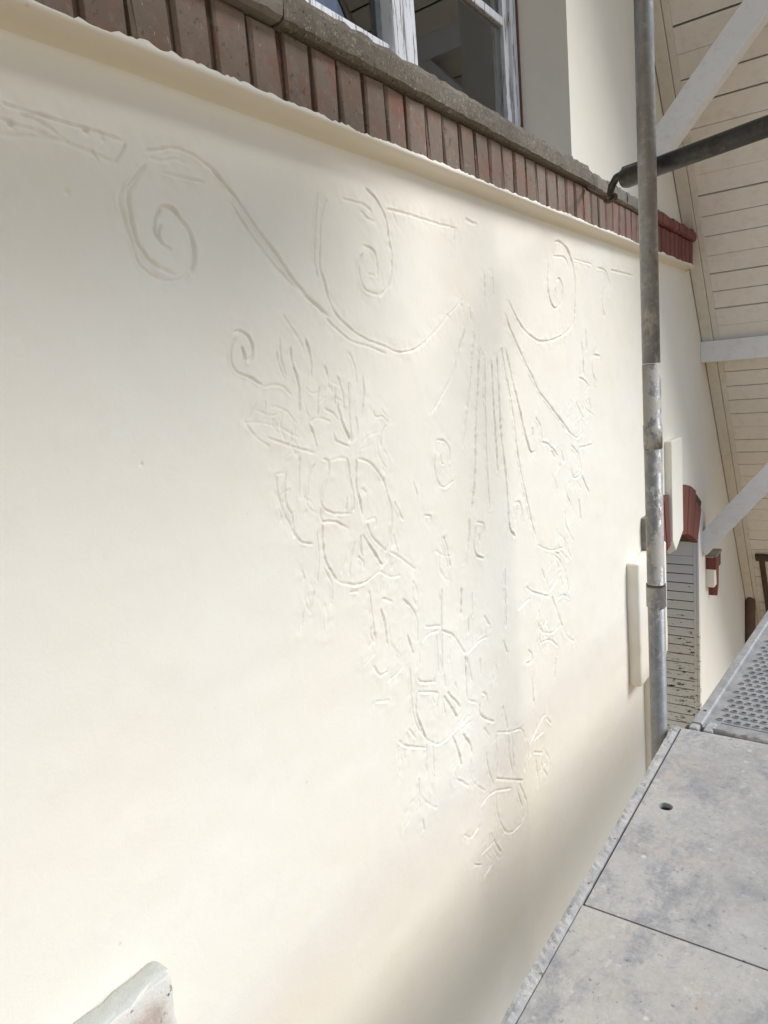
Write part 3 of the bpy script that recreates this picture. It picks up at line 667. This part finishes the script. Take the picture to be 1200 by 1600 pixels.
# ------------------------------------------------------------------ scaffold
pole = empty('scaffold_pole', (2.05, -.41, -5.2)); tag(pole, 'upright galvanised scaffold pole spattered with plaster, in front of the wall', 'scaffold pole')
P0 = Matrix.Translation((2.05, -.41, 0))
def pp(mb, name, mat, **k):
    o = mb.build(name, mat, pole, **k); o.matrix_parent_inverse = Matrix.Translation(pole.location).inverted(); o.location = (2.05, -.41, 0); return o
pp(MB().tube([(0, 0, -5.15), (0, 0, .008)], .02415, 32), 'tube', POLE, smooth=False).data.shade_smooth()
pp(MB().tube([(0, 0, .009), (0, 0, 1.95)], .0237, 32), 'tube', POLE).data.shade_smooth()
pp(MB().tube([(0, 0, -.225), (0, 0, -.16)], [.0252, .0256], 32), 'sleeve', POLE).data.shade_smooth()
pp(MB().tube([(0, 0, -.685), (0, 0, -.684), (0, 0, -.625), (0, 0, -.624)], [.0245, .0275, .0275, .0245], 32), 'collar', POLE)
pp(MB().tube([(0, 0, -.622), (0, 0, -.617)], .0268, 24), 'collar_rim', RUST)
pp(MB().tube([(0, 0, .925), (0, 0, .926), (0, 0, 1.0), (0, 0, 1.001)], [.024, .032, .032, .024], 24), 'coupler', RUST)
pp(MB().box(-.09, .09, -.09, .09, -5.2, -5.19), 'base_plate', POLE)

# wall tie: tube with a hook, and the eye bolt it hangs in
tie = empty('wall_tie_tube', (2.12, -.41, .523)); tag(tie, 'dark steel scaffold tube running out from the brick band behind the upright pole', 'scaffold tube')
def tp(mb, name, mat, root, **k):
    o = mb.build(name, mat, root, **k); o.matrix_parent_inverse = Matrix.Translation(root.location).inverted(); return o
td = Vector((-.42, -1, 0)).normalized(); tc = Vector((2.12, -.415, .527)); e0 = tc - td*.105; e1 = tc + td*1.1
mb = MB().tube([e0, e0+td*.012, e0+td*.05, e0+td*.12, e1], [.026, .0285, .0265, .02415, .0243], 28)
ob = tp(mb, 'tube', DARKTUBE, tie); ob.data.shade_smooth()
hk = []
hp = e0 + Vector((0, 0, .012))
for i in range(11):
    t = i/10*1.75; hk.append(hp - td*(.005+.045*math.sin(t)) + Vector((0, 0, .012*math.cos(t)*1.0 - .012 - .030*max(0, t-.5))))
hk = [hp + td*.06 + Vector((0, 0, .008)), hp + td*.0 + Vector((0, 0, .010))] + hk
tp(MB().tube(hk, .0105, 12), 'hook', DARKTUBE, tie).data.shade_smooth()
eb = empty('eye_bolt', (2.4, -.06, .60)); tag(eb, 'small rusty eye bolt in the brick band, caught by the tube hook', 'eye bolt')
end = Vector(hk[-1]); ring = []
for i in range(19):
    t = 2*math.pi*i/18; ring.append(end + Vector((.020*math.cos(t)*.6, .020*math.cos(t), .008*math.sin(t)+.002)) + Vector((.01, .004, 0)))
tp(MB().tube(ring, .0055, 8), 'eye', RUST, eb).data.shade_smooth()
tp(MB().tube([end + Vector((.016, .02, .003)), (2.62, -.055, .634)], .006, 10), 'shank', RUST, eb).data.shade_smooth()

# main deck under the viewer
def deck(name, label, group, x0, x1, y0, y1, zt, seam, hole):
    dk = empty(name, (x0, y0, zt-.06)); tag(dk, label, 'scaffold deck', group)
    inv = Matrix.Translation(dk.location).inverted()
    def dp(mb, nm, mat, **k):
        o = mb.build(nm, mat, dk, **k); o.matrix_parent_inverse = inv; return o
    dp(MB().box(x0+.01, x1-.01, y0+.01, y1-.01, zt-.055, zt-.014), 'frame', ROOM)
    # plaster-caked inner edge with a broken outline
    mb = MB(); rows = []; n = 260; r = random.Random(int(zt*100)); wv = 0
    for i in range(n+1):
        x = x0 + (x1-x0)*i/n; wv = wv*.9 + r.uniform(-.0007, .0007)
        yo = y1 + wv + r.uniform(-.0005, .0005); yi = y1-.0245 + r.uniform(-.0004, .0004)
        rows.append([(x, yi, zt-.04), (x, yi, zt+.001+r.uniform(0, .0012)), (x, (yi+yo)/2, zt+.002+r.uniform(-.0012, .0025)), (x, yo-.003, zt+.0005+r.uniform(-.001, .002)), (x, yo, zt-.006), (x, y1-.003, zt-.055)])
    k = 6; mb.v = [p for q in rows for p in q]
    mb.f = [(a*k+b, a*k+(b+1) % k, (a+1)*k+(b+1) % k, (a+1)*k+b) for a in range(n) for b in range(k)] + [tuple(range(k)), tuple(n*k+b for b in range(k))]
    dp(mb, 'edge_rail', EDGE, smooth=False)
    dp(MB().box(x0, x1, y0, y0+.03, zt-.055, zt+.002), 'edge_rail', EDGE, bevel=.002)
    yb = y1-.0245-.0052
    # near panel: its left seam is almost closed; far panel with an open seam and a finger hole
    dp(MB().box(x0+.02, seam-.0018, y0+.032, yb+.0038, zt-.013, zt), 'deck_board', DECK2, bevel=.0015)
    hx, hy, hr = hole; n = 20
    v = [(seam+.0018, y0+.032), (x1-.008, y0+.032), (x1-.008, yb), (seam+.0018, yb)]
    bm = bmesh.new(); outer = [bm.verts.new((a, b, zt)) for a, b in v]
    inner = [bm.verts.new((hx+hr*math.cos(2*math.pi*i/n), hy+hr*math.sin(2*math.pi*i/n), zt)) for i in range(n)]
    eds = [bm.edges.new((outer[i], outer[(i+1) % 4])) for i in range(4)] + [bm.edges.new((inner[i], inner[(i+1) % n])) for i in range(n)]
    bmesh.ops.triangle_fill(bm, use_beauty=True, use_dissolve=False, edges=eds)
    ret = bmesh.ops.extrude_face_region(bm, geom=bm.faces[:])
    for q in ret['geom']:
        if isinstance(q, bmesh.types.BMVert): q.co.z -= .013
    bmesh.ops.recalc_face_normals(bm, faces=bm.faces)
    me_ = bpy.data.meshes.new('deck_board'); bm.to_mesh(me_); bm.free()
    o = link('deck_board', me_, DECK, dk); o.matrix_parent_inverse = inv
    dp(MB().box(x1-.007, x1+.004, y0+.0, y1-.002, zt-.055, zt-.002), 'end_rail', EDGE, bevel=.002)
    return dk
deck('scaffold_deck', 'pale plaster-spattered scaffold deck in the foreground beside the wall', 'scaffold decks', -.52, 2.06, -1.06, -.444, -1.055, 1.228, (1.64, -.530, .0165))
deck('scaffold_deck', 'unseen scaffold deck of the next level above the viewer', 'scaffold decks', -.92, 1.65, -1.06, -.444, 1.005, .8, (1.2, -.53, .0165))  # out of view; its far end is placed for the shade on the wall

# perforated metal deck of the next bay, set slightly askew
pd = empty('perforated_deck', (2.098, -.492, -1.055)); pd.rotation_euler = (0, 0, R_(-2.9)); tag(pd, 'perforated aluminium scaffold deck beyond the pole, dusty with plaster', 'scaffold deck')
def dp2(mb, nm, mat, **k): return mb.build(nm, mat, pd, **k)
PL, PW = 2.5, .60
cx, cy = .036, .025; nxp, nyp = int((PL-.06)/cx), int((PW-.09)/cy)
mb = MB(); fx0, fy0 = .05, -.05
for i in range(nxp):
    off = cy/2 if i % 2 else 0
    for j in range(nyp):
        X_, Y_ = fx0+i*cx, fy0-j*cy-off
        q = [(X_, Y_-cy), (X_+cx, Y_-cy), (X_+cx, Y_), (X_, Y_)]
        ccx, ccy = X_+cx/2, Y_-cy/2; v = []; n = 12
        for k_ in range(n):
            t = 2*math.pi*(k_+.5)/n; c0, s0 = math.cos(t), math.sin(t); mx = max(abs(c0), abs(s0))
            v.append((ccx+cx/2*c0/mx, ccy+cy/2*s0/mx, -.004))
        for rr, hz in ((.0120, -.004), (.0098, .0), (.0082, .0), (.0076, -.007)):
            for k_ in range(n):
                t = 2*math.pi*(k_+.5)/n; v.append((ccx+rr*.72*math.cos(t), ccy+rr*1.0*math.sin(t), hz))
        f = []
        for s_ in range(4):
            for k_ in range(n): f.append((s_*n+k_, s_*n+(k_+1) % n, (s_+1)*n+(k_+1) % n, (s_+1)*n+k_))
        # cell corners
        b0 = len(v); v += [(*p, -.004) for p in q]
        mb.add(v, f)
        ang = {0: 7, 1: 10, 2: 1, 3: 4}
        base = len(mb.v)-len(v)
        for cn, (ka, kb) in {0: (7, 8), 1: (9, 10), 2: (0, 1), 3: (3, 4)}.items(): mb.f.append((base+b0+cn, base+ka, base+kb))
dp2(mb, 'perforated_plate', ALU)
dp2(MB().prism([(.0, -.045), (.0, .004), (-.003, .008), (-.026, .008), (-.030, .003), (-.030, -.004), (-.070, -.0035), (-.070, -.0075), (-.030, -.045)], 0, .0, PL), 'side_rail', ALU)
dp2(MB().prism([(-PW, -.045), (-PW, .004), (-PW+.003, .008), (-PW+.026, .008), (-PW+.030, .003), (-PW+.030, -.045)], 0, .0, PL), 'side_rail', ALU)
dp2(MB().box(.03, PL-.02, -PW+.031, -.032, -.042, -.034), 'hole_blocker', ALU)  # closed tray added to block ground light so the holes look dark
dp2(MB().box(.0, .05, -PW+.03, -.031, -.03, -.0045), 'end_rail', ALU, bevel=.003)
dp2(MB().tube([(-.012, -PW, -.006), (-.012, -.062, -.006)], .011, 14), 'end_tube', POLE)
for y_ in (-.012, -.052, -PW+.05):
    dp2(MB().box(-.030, .03, y_-.013, y_+.013, -.035, .003), 'claw', EDGE, bevel=.004)
dp2(MB().tube([(-.025, .006, -.012), (-.005, .006, -.012)], .009, 12), 'rivet', RUST)
dp2(MB().tube([(.085, -.016, .0075), (.085, -.016, .0092)], .005, 10), 'rivet', RUST)
lt = empty('ledger_tube', (2.082, -1.1, -1.13)); tag(lt, 'grey cross tube in the gap between the two scaffold decks', 'scaffold tube')
tp(MB().tube([(2.083, -1.25, -1.13), (2.083, -.43, -1.13)], .024, 20), 'tube', POLE, lt).data.shade_smooth()
